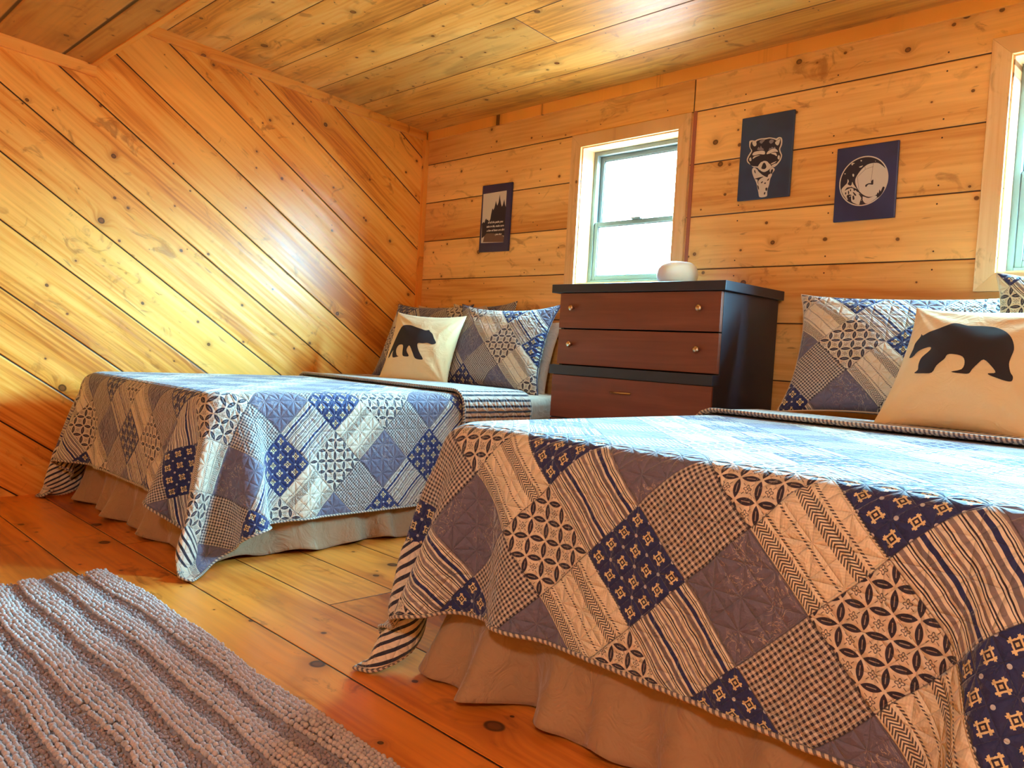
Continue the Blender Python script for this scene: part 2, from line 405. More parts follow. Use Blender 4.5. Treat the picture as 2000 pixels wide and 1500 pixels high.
# ------------------------------------------------------------ printed patchwork fabric
PS = .160                                   # side of one patch
CREAM, NAVY, MAUVE, INK, TAUPE = (.69, .645, .55), (.022, .032, .130), (.138, .128, .200), (.030, .026, .050), (.24, .205, .225)
def stitch(t, x, y, cell=.056):
    """quilting: distance to the nearest stitched line of a square-and-diagonal lattice"""
    def fam(v, k=1.0): return t.mul(t.ab(t.sub(t.fr(t.add(t.m('DIVIDE', v, cell*k), .5)), .5)), cell*k)
    d = t.mn(fam(x), fam(y))
    p, q = t.mul(t.add(x, y), .70711), t.mul(t.sub(x, y), .70711)
    return t.mn(d, t.mn(fam(p, .70711), fam(q, .70711)))
def patchwork():
    t = NT('patchwork_cotton'); X, Y, _ = t.xyz(t.uv())[:3]
    wv = t.vec(X, Y, 0.0)
    x = t.add(X, t.mul(t.sub(t.noise(wv, 9, 1), .5), .012)); y = t.add(Y, t.mul(t.sub(t.noise(t.vec(Y, X, 3.0), 9, 1), .5), .012))
    k = 1/(math.sqrt(2)*PS)
    p, q = t.mul(t.add(x, y), k), t.mul(t.sub(x, y), k)
    i, j = t.fl(p), t.fl(q); a, b = t.fr(p), t.fr(q)
    kind = t.m('FLOORED_MODULO', j, 3.0)
    par = t.m('FLOORED_MODULO', t.add(i, t.fl(t.m('DIVIDE', j, 3.0))), 2.0)
    ty = t.add(t.mul(kind, 2.0), par)        # 0 navy 1 stripe 2 gingham 3 mauve 4 lattice 5 herringbone
    cell = lambda v, n: t.sub(t.fr(t.mul(v, n)), .5)
    # navy with cream squares and dots
    ca, cb = t.ab(cell(a, 4.0)), t.ab(cell(b, 4.0)); mxv = t.mx(ca, cb); mnv = t.mn(ca, cb)
    rag = t.mul(t.sub(t.noise(wv, 260, 1), .5), .10)
    sq = t.lt(t.add(mxv, rag), .19); hole = t.mul(t.lt(mxv, .125), t.gt(mxv, .06))
    arm = t.mul(t.lt(t.add(mxv, rag), .26), t.mul(t.lt(mnv, .2), t.gt(mnv, .11)))
    c0 = t.mix(t.mx(sq, arm), NAVY, (.66, .56, .34)); c0 = t.mix(hole, c0, INK)
    da, db = cell(t.add(a, .125), 4.0), cell(t.add(b, .125), 4.0)
    dot = t.lt(t.add(t.mul(da, da), t.mul(db, db)), .0075); c0 = t.mix(dot, c0, (.50, .52, .60))
    # ticking stripes
    wob = t.mul(t.sub(t.noise(wv, 30, 1), .5), .03)
    s = t.fr(t.mul(t.add(b, wob), 2.0))
    C_, N_, G_, T_ = CREAM, INK, TAUPE, (.17, .15, .18)
    st = [(0, C_), (.07, N_), (.09, C_), (.12, N_), (.15, C_), (.20, G_), (.30, C_), (.37, N_), (.39, C_), (.42, N_), (.45, C_), (.50, T_), (.60, C_), (.66, NAVY), (.76, C_), (.82, N_), (.84, C_), (.87, N_), (.89, C_), (.94, G_)]
    c1 = t.ramp(s, st, 'CONSTANT')
    # gingham
    g1, g2 = t.gt(t.fr(t.mul(a, 17.0)), .5), t.gt(t.fr(t.mul(b, 17.0)), .5)
    gs = t.mul(t.add(g1, g2), .5)
    c2 = t.mix(gs, (.58, .52, .47), INK)
    # mauve floral
    n1 = t.noise(wv, 24, 3, .6, 2.2); n2 = t.noise(wv, 9, 1)
    vine = t.mul(t.ss(t.ab(t.sub(n1, .5)), .020, .004), t.ss(n2, .48, .58))
    c3 = t.mix(t.mul(vine, .55), MAUVE, (.60, .50, .38))
    # lattice of overlapping circles, set square to the quilt
    LC = .0385; fx, fy = t.fr(t.m('DIVIDE', x, LC)), t.fr(t.m('DIVIDE', y, LC))
    ax_, ay_ = t.sub(.5, t.ab(t.sub(fx, .5))), t.sub(.5, t.ab(t.sub(fy, .5)))     # distance to the cell edge
    m1, m2 = t.mn(ax_, ay_), t.mx(ax_, ay_)
    def ln(r): return t.lt(t.add(t.m('POWER', t.add(m1, .5), 2.0), t.m('POWER', t.sub(.5, m2), 2.0)), r*r)
    leaf = ln(.655); leafo = ln(.685); vein = t.mul(t.lt(m1, .02), t.gt(m2, .30))
    rc = t.m('SQRT', t.add(t.m('POWER', t.sub(fx, .5), 2.0), t.m('POWER', t.sub(fy, .5), 2.0)))
    an = t.m('ARCTAN2', t.sub(fy, .5), t.sub(fx, .5)); pet = t.add(.150, t.mul(t.m('COSINE', t.mul(an, 4.0)), .045))
    flo = t.mul(t.lt(rc, pet), t.gt(rc, t.sub(pet, .05))); eye = t.lt(rc, .04)
    dg = t.mul(t.lt(t.ab(t.sub(t.ab(t.sub(fx, .5)), t.ab(t.sub(fy, .5)))), .022), t.mul(t.gt(rc, .19), t.lt(rc, .34)))
    c4 = t.mix(t.mul(t.mx(t.mx(flo, eye), dg), .85), (.64, .57, .47), INK)
    c4 = t.mix(leafo, c4, (.60, .52, .43)); c4 = t.mix(leaf, c4, INK); c4 = t.mix(t.mul(t.mul(vein, leaf), .6), c4, (.5, .42, .36))
    # cream herringbone bands
    s5 = t.fr(t.add(t.mul(t.add(b, wob), 1.72), .12))
    zz = t.ab(t.sub(t.fr(t.mul(s5, 4.0)), .5))
    tick = t.gt(t.fr(t.add(t.mul(a, 26.0), t.mul(zz, 3.4))), .48)
    band = t.mx(t.mul(t.gt(s5, .15), t.lt(s5, .44)), t.mx(t.mul(t.gt(s5, .50), t.lt(s5, .55)), t.mul(t.gt(s5, .82), t.lt(s5, .86))))
    c5 = t.mix(t.mul(tick, t.add(.10, t.mul(band, .82))), (.74, .67, .53), INK)
    col = c0
    for n, c in ((1, c1), (2, c2), (3, c3), (4, c4), (5, c5)):
        col = t.mix(t.lt(t.ab(t.sub(ty, float(n))), .5), col, c)
    seam = t.mul(t.mn(t.mn(a, t.sub(1.0, a)), t.mn(b, t.sub(1.0, b))), PS)
    col = t.mix(t.ss(seam, .0004, .0016, .55, 0.0), col, INK)
    d = t.mn(stitch(t, X, Y), t.mul(seam, 1.4))
    h = t.add(t.m('POWER', t.m('MINIMUM', t.m('DIVIDE', d, .014), 1.0), .6), t.mul(t.noise(wv, 120, 3, .6, .5), .35))
    nrm = t.bump(h, .0050, 1.0); nrm = t.bump(t.noise(wv, 22, 3, .6, 1.0), .010, .8, nrm)
    t.bsdf(col, .78, nrm, spec=.35, sheen=.35, Sheen_Roughness=.4); return t.mat
m_patch = patchwork()
def ticking(name='ticking_stripe', period=.021, col=(.70, .62, .52)):
    t = NT(name); X, Y, _ = t.xyz(t.uv())[:3]; wv = t.vec(X, Y, 0.0)
    x = t.add(X, t.mul(t.sub(t.noise(wv, 18, 1), .5), .006))
    s = t.fr(t.m('DIVIDE', x, period))
    c = t.mix(t.gt(s, .60), col, (.030, .030, .055))
    d = stitch(t, X, Y)
    h = t.add(t.m('POWER', t.m('MINIMUM', t.m('DIVIDE', d, .014), 1.0), .6), t.mul(t.noise(wv, 120, 2), .25))
    nrm = t.bump(h, .0045, 1.0); nrm = t.bump(t.noise(wv, 20, 2), .010, .7, nrm)
    t.bsdf(c, .8, nrm, spec=.3, sheen=.3); return t.mat
m_tick = ticking()
def binding_mat():
    t = NT('bias_binding'); X, Y, _ = t.xyz(t.uv())[:3]
    s = t.fr(t.add(t.m('DIVIDE', X, .0125), t.mul(Y, 1.0)))
    t.bsdf(t.mix(t.gt(s, .52), (.58, .49, .38), (.13, .11, .12)), .8, sheen=.2); return t.mat
m_bind = binding_mat()
m_sheet = cloth_mat('beige_sheet', (.62, .50, .38), wr=.006)
m_white = cloth_mat('white_pillow_cotton', (.74, .70, .68), wr=.012)
m_skirt = cloth_mat('beige_skirt_cotton', (.36, .23, .135), wr=.012, sheen=.25)
m_boxs = cloth_mat('box_spring_cloth', (.5, .45, .4))
m_bedleg = plain('black_bed_leg', (.02, .02, .02), .4)

# ------------------------------------------------------------ cloth drape (position based, run once while building)
def drape(s0, s1, t0, t1, h, bx0, bx1, foot, top, seed, wall=None, steps=300, iters=12, flare=.08, hang=False):
    rs = np.random.RandomState(seed)
    ns, nt = int(round((s1-s0)/h))+1, int(round((t1-t0)/h))+1
    s = np.linspace(s0, s1, ns); tt = np.linspace(t0, t1, nt)
    Sg, Tg = np.meshgrid(s, tt, indexing='ij')
    P = np.stack([Sg, -Tg, np.full_like(Sg, top+.03)], -1) + rs.normal(0, .0008, (ns, nt, 3))
    # a gentle start: what overhangs already slopes a little
    over = np.maximum(0, np.maximum(bx0-Sg, Sg-bx1)) + np.maximum(0, Tg-foot)
    P[..., 2] -= over*.25
    if hang:                                     # start with the overhang already let down
        al, ar, bb = np.maximum(0, bx0-Sg), np.maximum(0, Sg-bx1), np.maximum(0, Tg-foot)
        aa = al+ar; rho = np.hypot(aa, bb); phi = np.arctan2(bb, aa+1e-9)/(math.pi/2)
        cor = (aa > 1e-6) & (bb > 1e-6); tl = np.where((al > 0) & (wall is not None), .30, .42)*np.sin(math.pi*phi)
        dx_, dy_ = np.where(al > 0, .05 if wall is not None else -.72, .62), np.where(al > 0, -1.0 if wall is not None else -.69, -.78)
        ex_ = np.where(al > 0, bx0-.02, np.where(ar > 0, bx1+.02, Sg)); ey_ = np.where(bb > 0, -foot-.02, -Tg)
        P[..., 0] = np.where(cor, ex_+rho*np.sin(tl)*dx_ + (phi-.5)*-.03*np.sign(dx_-.3), ex_)
        P[..., 1] = np.where(cor, ey_+rho*np.sin(tl)*dy_ - (phi-.5)*.03, ey_)
        P[..., 2] = np.where(cor, top-rho*np.cos(tl), np.where(aa+bb > 0, top+.01-aa-bb, P[..., 2]))
        P += rs.normal(0, .0006, P.shape)
    hs, ht = s[1]-s[0], tt[1]-tt[0]
    V = np.zeros_like(P); r = .045; th = .012
    ontop = ((Sg > bx0+.05) & (Sg < bx1-.05) & (Tg < foot-.05)).ravel()   # rests on the mattress and does not slide
    def views(A, k):
        return A
    cons = []
    def addc(di, dj, stiff):
        L = math.hypot(di*hs, dj*ht)
        if dj == 0: axis = 0; step = di
        elif di == 0: axis = 1; step = dj
        else: axis = 0; step = 1
        per = 2*abs(step)
        n_ax = ns if axis == 0 else nt
        for g in range(2):
            i0 = np.arange(0, ns-di); j0 = np.arange(max(0, -dj), nt-max(0, dj))
            if axis == 0: i0 = i0[((i0 // abs(step)) % 2) == g]
            else: j0 = j0[((j0 // abs(step)) % 2) == g]
            I, J = np.meshgrid(i0, j0, indexing='ij')
            if I.size: cons.append(((I*nt+J).ravel(), ((I+di)*nt+(J+dj)).ravel(), L, stiff))
    addc(1, 0, 1.0); addc(0, 1, 1.0); addc(1, 1, .55); addc(1, -1, .55); addc(2, 0, .12); addc(0, 2, .12); addc(4, 0, .04); addc(0, 4, .04)
    F = P.reshape(-1, 3); Vf = V.reshape(-1, 3); pin = (Tg.ravel() < t0+.02)
    def collide(F, prev=None):
        fl = np.maximum(0, .34-F[:, 2])*flare
        cx = np.clip(F[:, 0], bx0+r-fl, bx1-r+fl); dx = F[:, 0]-cx
        dy = np.minimum(F[:, 1]+foot-r+fl, 0); dz = np.maximum(F[:, 2]-(top-r), 0)
        d = np.sqrt(dx*dx+dy*dy+dz*dz)
        hit = (d < r+th) & (d > 1e-9)
        k = np.where(hit, (r+th)/np.maximum(d, 1e-9), 1.0)
        F[:, 0] = np.where(hit, cx+dx*k, F[:, 0])
        yc = F[:, 1]-dy; F[:, 1] = np.where(hit, yc+dy*k, F[:, 1])
        zc = F[:, 2]-dz; F[:, 2] = np.where(hit, zc+dz*k, F[:, 2])
        ins = d <= 1e-9
        F[:, 2] = np.where(ins, top+th, F[:, 2])
        np.maximum(F[:, 2], .008, out=F[:, 2])
        if wall is not None: np.maximum(F[:, 0], wall, out=F[:, 0])
        return hit | ins
    g = np.array([0, 0, -9.8*(1/60)**2*.28])
    pin0 = F[pin].copy(); top0 = F[ontop].copy()
    for it in range(steps):
        old = F.copy()
        F += Vf + g
        for _ in range(iters):
            for (a, b, L, k) in cons:
                d = F[b]-F[a]; l = np.sqrt((d*d).sum(1))+1e-12
                c = d*((l-L)/l*.5*k)[:, None]
                F[a] += c; F[b] -= c
        h_ = collide(F)
        F[pin, 1] = pin0[:, 1]
        F[ontop, :2] = top0[:, :2]
        Vf = (F-old)*.965
        Vf[h_] *= .80
        if it > steps-50: Vf *= .85
    # loosen: small random smoothing so that no crease is razor sharp
    P = F.reshape(ns, nt, 3)
    Q = P.copy(); Q[1:-1, 1:-1] = .5*P[1:-1, 1:-1]+.125*(P[2:, 1:-1]+P[:-2, 1:-1]+P[1:-1, 2:]+P[1:-1, :-2])
    return Q, Sg, Tg
def normals(P):
    a = np.gradient(P, axis=0); b = np.gradient(P, axis=1)
    n = np.cross(b, a); n /= np.linalg.norm(n, axis=-1, keepdims=True)+1e-12
    return n
def tube(name, path, rad, mat, parent, n=7):
    path = np.asarray(path); T = np.gradient(path, axis=0); T /= np.linalg.norm(T, axis=1, keepdims=True)+1e-9
    up = np.tile([0.03, 0.05, 1.0], (len(path), 1)); A = np.cross(T, up); A /= np.linalg.norm(A, axis=1, keepdims=True)+1e-9
    B = np.cross(A, T); L = np.concatenate([[0], np.cumsum(np.linalg.norm(np.diff(path, axis=0), axis=1))])
    th = np.linspace(0, 2*math.pi, n+1)
    P = path[:, None, :] + rad*(A[:, None, :]*np.cos(th)[None, :, None] + B[:, None, :]*np.sin(th)[None, :, None])
    uv = np.stack(np.broadcast_arrays(L[:, None], th[None, :]/(2*math.pi)), -1)
    return link(name, grid_mesh(name, P, uv), mat, parent, True)

def make_bed(x0, x1, foot, top, label, head=-.035):
    r = empty('bed', ((x0+x1)/2, -foot/2, 0)); inv = Matrix.Translation(-r.location)
    def add(o): o.parent = r; o.matrix_parent_inverse = inv; return o
    add(bx('mattress', x0+.012, x1-.012, -foot+.012, head, top-.25, top-.003, m_sheet, bev=.045, smooth=True))
    add(bx('box_spring', x0+.02, x1-.02, -foot+.02, head, .20, top-.255, m_boxs, bev=.012))
    for (x, y) in ((x0+.08, -foot+.1), (x1-.08, -foot+.1), (x0+.08, head-.1), (x1-.08, head-.1)):
        b = bmesh.new(); lathe(b, [(.018, 0), (.024, .10), (.028, .20)], 12, Matrix.Translation((x, y, 0))); add(obj('leg', b, m_bedleg))
    tag(r, label, 'bed'); return r
def make_skirt(x0, x1, foot, label, seed, ytop=-.15, lx=1.2, amp=.024, flare=.030, z0=.40):
    rs = np.random.RandomState(seed); R = .06
    pts = []
    def seg(a, b, n): pts.extend([(a[0]+(b[0]-a[0])*k/n, a[1]+(b[1]-a[1])*k/n) for k in range(n)])
    def arc(c, a0, a1, n): pts.extend([(c[0]+R*math.cos(a0+(a1-a0)*k/n), c[1]+R*math.sin(a0+(a1-a0)*k/n)) for k in range(n)])
    y = -foot
    seg((x0, -lx), (x0, y+R), int((foot-lx)/.008)); arc((x0+R, y+R), math.pi, 1.5*math.pi, 14)
    seg((x0+R, y), (x1-R, y), int((x1-x0)/.008)); arc((x1-R, y+R), 1.5*math.pi, 2*math.pi, 14)
    seg((x1, y+R), (x1, ytop), int((foot+ytop)/.008))
    P2 = np.array(pts); T = np.gradient(P2, axis=0); T /= np.linalg.norm(T, axis=1, keepdims=True)
    N = np.stack([T[:, 1], -T[:, 0]], 1); L = np.concatenate([[0], np.cumsum(np.linalg.norm(np.diff(P2, axis=0), axis=1))])
    ph = np.cumsum(np.interp(L, np.linspace(0, L[-1], 40), rs.uniform(.6, 1.5, 40)))*(L[1]-L[0])
    am = np.interp(L, np.linspace(0, L[-1], 26), rs.uniform(.35, 1.25, 26))
    w1 = np.sin(ph*2*math.pi/.19); w1 = np.sign(w1)*np.abs(w1)**.8
    w2 = np.sin(ph*2*math.pi/.075+1.3); w3 = np.sin(ph*2*math.pi/.42+.6)
    zz = np.linspace(0, 1, 34)                                # 0 top, 1 floor
    out = []
    for k in zz:
        e = k**2.0
        off = -.030 + e*flare + e*amp*am*(w1+.9*w3+.9) + (.25+.75*(1-k))*.004*w2 + .006*e*np.sin(L*31+k*5)
        z = z0*(1-k)+.004 + (.010*(1+w3*.9) if k == 1 else 0)*0 + e*.008*(1+w1)
        out.append(np.stack([P2[:, 0]+N[:, 0]*off, P2[:, 1]+N[:, 1]*off, z], -1))
    P = np.stack(out, 1)
    me = grid_mesh('bed_skirt', P[:, ::-1]); o = link('bed_skirt', me, m_skirt, None, True)
    sm = o.modifiers.new('thickness', 'SOLIDIFY'); sm.thickness = .0015
    return tag(o, label, 'bed skirt')
def make_quilt(x0, x1, foot, top, over, fover, seed, uvf, label, wall=None, hem=.93, t0=.50, overl=None, h=.021, hang=False):
    ovl = over if overl is None else overl
    P, Sg, Tg = drape(x0-ovl, x1+over, t0, foot+fover, h, x0, x1, foot, top, seed, wall, hang=hang)
    uv = uvf(Sg, Tg)
    # a little loft between head and foot of the bed
    me = grid_mesh('quilt', P, uv); me.flip_normals()
    o = link('quilt', me, [m_patch, m_tick], None, True)
    sd = o.modifiers.new('padding', 'SOLIDIFY'); sd.thickness = .007; sd.offset = -1; sd.material_offset = 1; sd.material_offset_rim = 0
    ss_ = o.modifiers.new('smooth', 'SUBSURF'); ss_.levels = ss_.render_levels = 1
    edge = np.concatenate([P[0, :, :], P[1:, -1, :], P[-1, ::-1, :][1:]])
    tube('binding', edge, .0042, m_bind, o)
    # the head end is turned back: striped reverse uppermost
    nr = int(round((hem-t0)/(Tg[0, 1]-Tg[0, 0])))
    n = normals(P); sgn = np.sign(n[P.shape[0]//2, 5, 2]); n = n*sgn
    lift = .017
    seg = P[3:-3, :nr+1] + n[3:-3, :nr+1]*lift
    seg[..., 2] = np.maximum(seg[..., 2], .02)
    me2 = grid_mesh('turned_back_edge', seg, np.stack([Sg[3:-3, :nr+1], Tg[3:-3, :nr+1]], -1))
    me2.flip_normals()
    f = link('turned_back_edge', me2, [m_tick], o, True); f['label'] = 'striped reverse of the quilt folded over at the head end'
    sd = f.modifiers.new('padding', 'SOLIDIFY'); sd.thickness = .010; sd.offset = -1
    ss_ = f.modifiers.new('smooth', 'SUBSURF'); ss_.levels = ss_.render_levels = 1
    hm = seg[:, -1, :]
    tube('fold_binding', hm, .0065, m_bind, f)
    return tag(o, label, 'quilt')

B1 = dict(x0=.17, x1=1.52, foot=2.03, top=.575); B2 = dict(x0=2.64, x1=4.01, foot=1.965, top=.597)
make_bed(**B1, label='double bed in the corner beside the diagonal boards, left of the dresser')
make_bed(**B2, label='double bed nearest the camera, under the right-hand window')
make_skirt(B1['x0']+.01, B1['x1']-.01, B1['foot']-.01, 'gathered beige bed skirt round the corner bed', 5, z0=.34)
make_skirt(B2['x0']+.04, B2['x1']-.01, B2['foot']-.01, 'gathered beige bed skirt round the bed nearest the camera', 8, amp=.036, flare=.025, z0=.36)
make_quilt(**B1, over=.425, fover=.365, overl=.40, seed=3, wall=.014, hang=True,
           uvf=lambda s, t: np.stack([-(s-1.745)+.113, -(t-1.775)], -1),
           label='patchwork quilt lit blue by the window on the corner bed')
make_quilt(**B2, over=.44, overl=.40, fover=.385, seed=11, hang=True, hem=.82,
           uvf=lambda s, t: np.stack([(s-3.249)+.113, (t-2.150)], -1),
           label='patchwork quilt with large diamond patches on the bed nearest the camera')

# ------------------------------------------------------------ pillows
def pillow_matrix(P):
    cx, cy, cz_, yaw, lean, roll = P
    ex = Vector((math.cos(yaw), math.sin(yaw), 0)); n = Vector((-math.sin(yaw), math.cos(yaw), 0))
    up = Vector((0, 0, 1))*math.cos(lean) + n*math.sin(lean)
    e = ex*math.cos(roll)+up*math.sin(roll); u = -ex*math.sin(roll)+up*math.cos(roll)
    m = Matrix((e, u, e.cross(u))).transposed().to_4x4(); m.translation = Vector((cx, cy, cz_)); return m
def psurf(w, h, T, c, seed, u, v, side, wr=1.0, ear=.0):
    rs = np.random.RandomState(seed); ph = rs.uniform(0, 6.28, 12)
    x = w/2*u*(1 - c*(1-v*v)*u*u + ear*(u*v)**4); y = h/2*v*(1 - c*1.15*(1-u*u)*v*v + ear*(u*v)**4)
    e = np.clip((1-u*u)*(1-v*v), 0, 1)
    z = T/2*e**.42*(1+.05*np.sin(3*u+ph[0])*np.cos(2.3*v+ph[1]))
    env = e**.30
    wk = 0
    for k, (a, b) in enumerate(((1, 1), (-1, 1), (1, -1), (-1, -1))):   # creases running in from the corners
        du, dv = u-a, v-b; th = np.arctan2(dv*b, -du*a+0*dv) if False else np.arctan2(np.abs(dv), np.abs(du))
        rr = np.sqrt(du*du+dv*dv)
        wk = wk + np.exp(-(rr/.85)**2)*np.sin(th*15+ph[k+2]+rr*2)*np.minimum(rr*2, 1)
    wk = wk + .5*np.sin(7*u+4*v+ph[7])*np.sin(5*v-3*u+ph[8])
    z = z + env*wk*.0040*wr
    return x, y, z*side
def make_pillow(name, Pm, w, h, T, mat, label, cat, c=.06, seed=1, uvc=(0, 0), n=56, wr=1.0, ear=.03, piping=None, group=None):
    g = np.sin(np.linspace(-1, 1, n)*math.pi/2)
    U, V = np.meshgrid(g, g, indexing='ij')
    me = bpy.data.meshes.new(name); vs = []; fs = []; uvs = []
    for side in (1, -1):
        x, y, z = psurf(w, h, T, c, seed+(side < 0)*50, U, V, side, wr, ear)
        base = len(vs); vs.extend(np.stack([x, y, z], -1).reshape(-1, 3).tolist())
        uvs.append(np.stack([x+uvc[0], -y+uvc[1]], -1).reshape(-1, 2))
        for i in range(n-1):
            for j in range(n-1):
                q = (base+i*n+j, base+(i+1)*n+j, base+(i+1)*n+j+1, base+i*n+j+1)
                fs.append(q if side > 0 else q[::-1])
    me.from_pydata(vs, [], fs); l = me.uv_layers.new(name='fabric'); UV = np.concatenate(uvs)
    idx = np.empty(len(me.loops), dtype=np.int32); me.loops.foreach_get('vertex_index', idx)
    l.data.foreach_set('uv', UV[idx].astype(np.float32).ravel())
    bm = bmesh.new(); bm.from_mesh(me); bmesh.ops.remove_doubles(bm, verts=bm.verts, dist=.00005); bm.to_mesh(me); bm.free()
    o = link(name, me, mat, None, True); o.matrix_world = pillow_matrix(Pm)
    ss_ = o.modifiers.new('smooth', 'SUBSURF'); ss_.levels = ss_.render_levels = 1
    if piping:
        t = np.linspace(-1, 1, 50); on = np.ones(50)
        ring = np.concatenate([np.stack([t, on*-1], -1), np.stack([on, t], -1)[1:], np.stack([t[::-1], on], -1)[1:], np.stack([on*-1, t[::-1]], -1)[1:]])
        x, y, z = psurf(w, h, T, c, seed, ring[:, 0], ring[:, 1], 1, wr, ear)
        p = tube('piping', np.stack([x, y, z*0], -1), .0035, piping, None); p.parent = o
    return tag(o, label, cat, group)
LX, LY = PS*2.1213, -PS*1.4142          # centre of a lattice patch in fabric coordinates
m_pipe = plain('navy_piping', (.05, .05, .11), .8)
m_pipe_c = plain('cream_piping', (.6, .5, .38), .8)
make_pillow('pillow_sham', (.385, -.262, .812, .092, .40, 0), .60, .46, .15, m_patch, 'patchwork pillow sham in the corner, behind the cream bear cushion of the corner bed', 'pillow', seed=4, uvc=(LX+.20, LY-.02), ear=.06, piping=m_pipe)
make_pillow('pillow_sham', (1.05, -.268, .797, .165, .346, .007), .60, .46, .16, m_patch, 'patchwork pillow sham on the corner bed next to the dresser', 'pillow', seed=9, uvc=(LX-.075, LY), ear=.09, c=.08, piping=m_pipe)
make_pillow('pillow', (.985, -.150, .752, .17, .30, -.02), .62, .42, .09, m_white, 'plain white pillow behind the sham nearest the dresser', 'pillow', seed=14, c=.05)
make_pillow('pillow', (.43, -.125, .812, .0, .18, .0), .60, .44, .07, m_sheet, 'plain cream pillow behind the corner sham, one tip showing', 'pillow', seed=15, c=.05, ear=.05)
make_pillow('pillow_sham', (.72, -.108, .800, .02, .13, .03), .50, .49, .06, m_patch, 'patchwork pillow sham rearmost on the corner bed, dotted navy tip showing above', 'pillow', seed=17, c=.05, ear=.06, uvc=(.02, .06))
make_pillow('pillow_sham', (3.07, -.285, .842, .22, .50, 0), .68, .48, .17, m_patch, 'patchwork pillow sham on the near bed, left end by the dresser', 'pillow', seed=21, uvc=(LX+.135, LY+.01), ear=.05, piping=m_pipe_c)
make_pillow('pillow_sham', (3.69, -.262, .856, .056, .20, -.04), .66, .50, .16, m_patch, 'taller patchwork pillow sham below the right-hand window', 'pillow', seed=27, uvc=(LX+.3, LY+.1), ear=.06, piping=m_pipe_c)
m_bearc = cloth_mat('cream_linen', (.80, .60, .33), scale=1400, wr=.004)
m_bear = plain('black_print', (.018, .012, .016), .75)
def bear_cushion(Pm, w, h, T, outline, label, seed):
    o = make_pillow('bear_cushion', Pm, w, h, T, m_bearc, label, 'cushion', c=.072, seed=seed, wr=.9, ear=.04)
    pts = [Vector((x/1000, y/1000)) for x, y in outline]
    xs_ = [p.x for p in pts]; ys_ = [p.y for p in pts]
    def inside(x, y):
        c = False; j = len(pts)-1
        for i in range(len(pts)):
            a, b = pts[i], pts[j]
            if (a.y > y) != (b.y > y) and x < (b.x-a.x)*(y-a.y)/(b.y-a.y)+a.x: c = not c
            j = i
        return c
    # round the corners of the outline (Catmull-Rom)
    sm = []
    for i in range(len(pts)):
        p0, p1, p2, p3 = pts[i-1], pts[i], pts[(i+1) % len(pts)], pts[(i+2) % len(pts)]
        for k in range(3):
            t = k/3; sm.append(.5*((2*p1)+(-p0+p2)*t+(2*p0-5*p1+4*p2-p3)*t*t+(-p0+3*p1-3*p2+p3)*t**3))
    n0 = len(sm); st = .035
    extra = [Vector((x, y)) for x in np.arange(min(xs_), max(xs_), st) for y in np.arange(min(ys_), max(ys_), st) if inside(x, y)]
    res = delaunay_2d_cdt(sm+extra, [(i, (i+1) % n0) for i in range(n0)], [list(range(n0))], 1, 1e-6)
    co = np.array([(v.x, v.y) for v in res[0]])
    x, y, z = psurf(w, h, T, .072, seed, co[:, 0], co[:, 1], 1, .9, .04)
    me = bpy.data.meshes.new('bear_print'); me.from_pydata(np.stack([x, y, z+.0012], -1).tolist(), [], [list(f) for f in res[2]])
    bm = bmesh.new(); bm.from_mesh(me); bmesh.ops.recalc_face_normals(bm, faces=bm.faces); bm.to_mesh(me); bm.free()
    p = link('bear_print', me, m_bear, o, True); p['label'] = 'black walking bear silhouette'
    return o
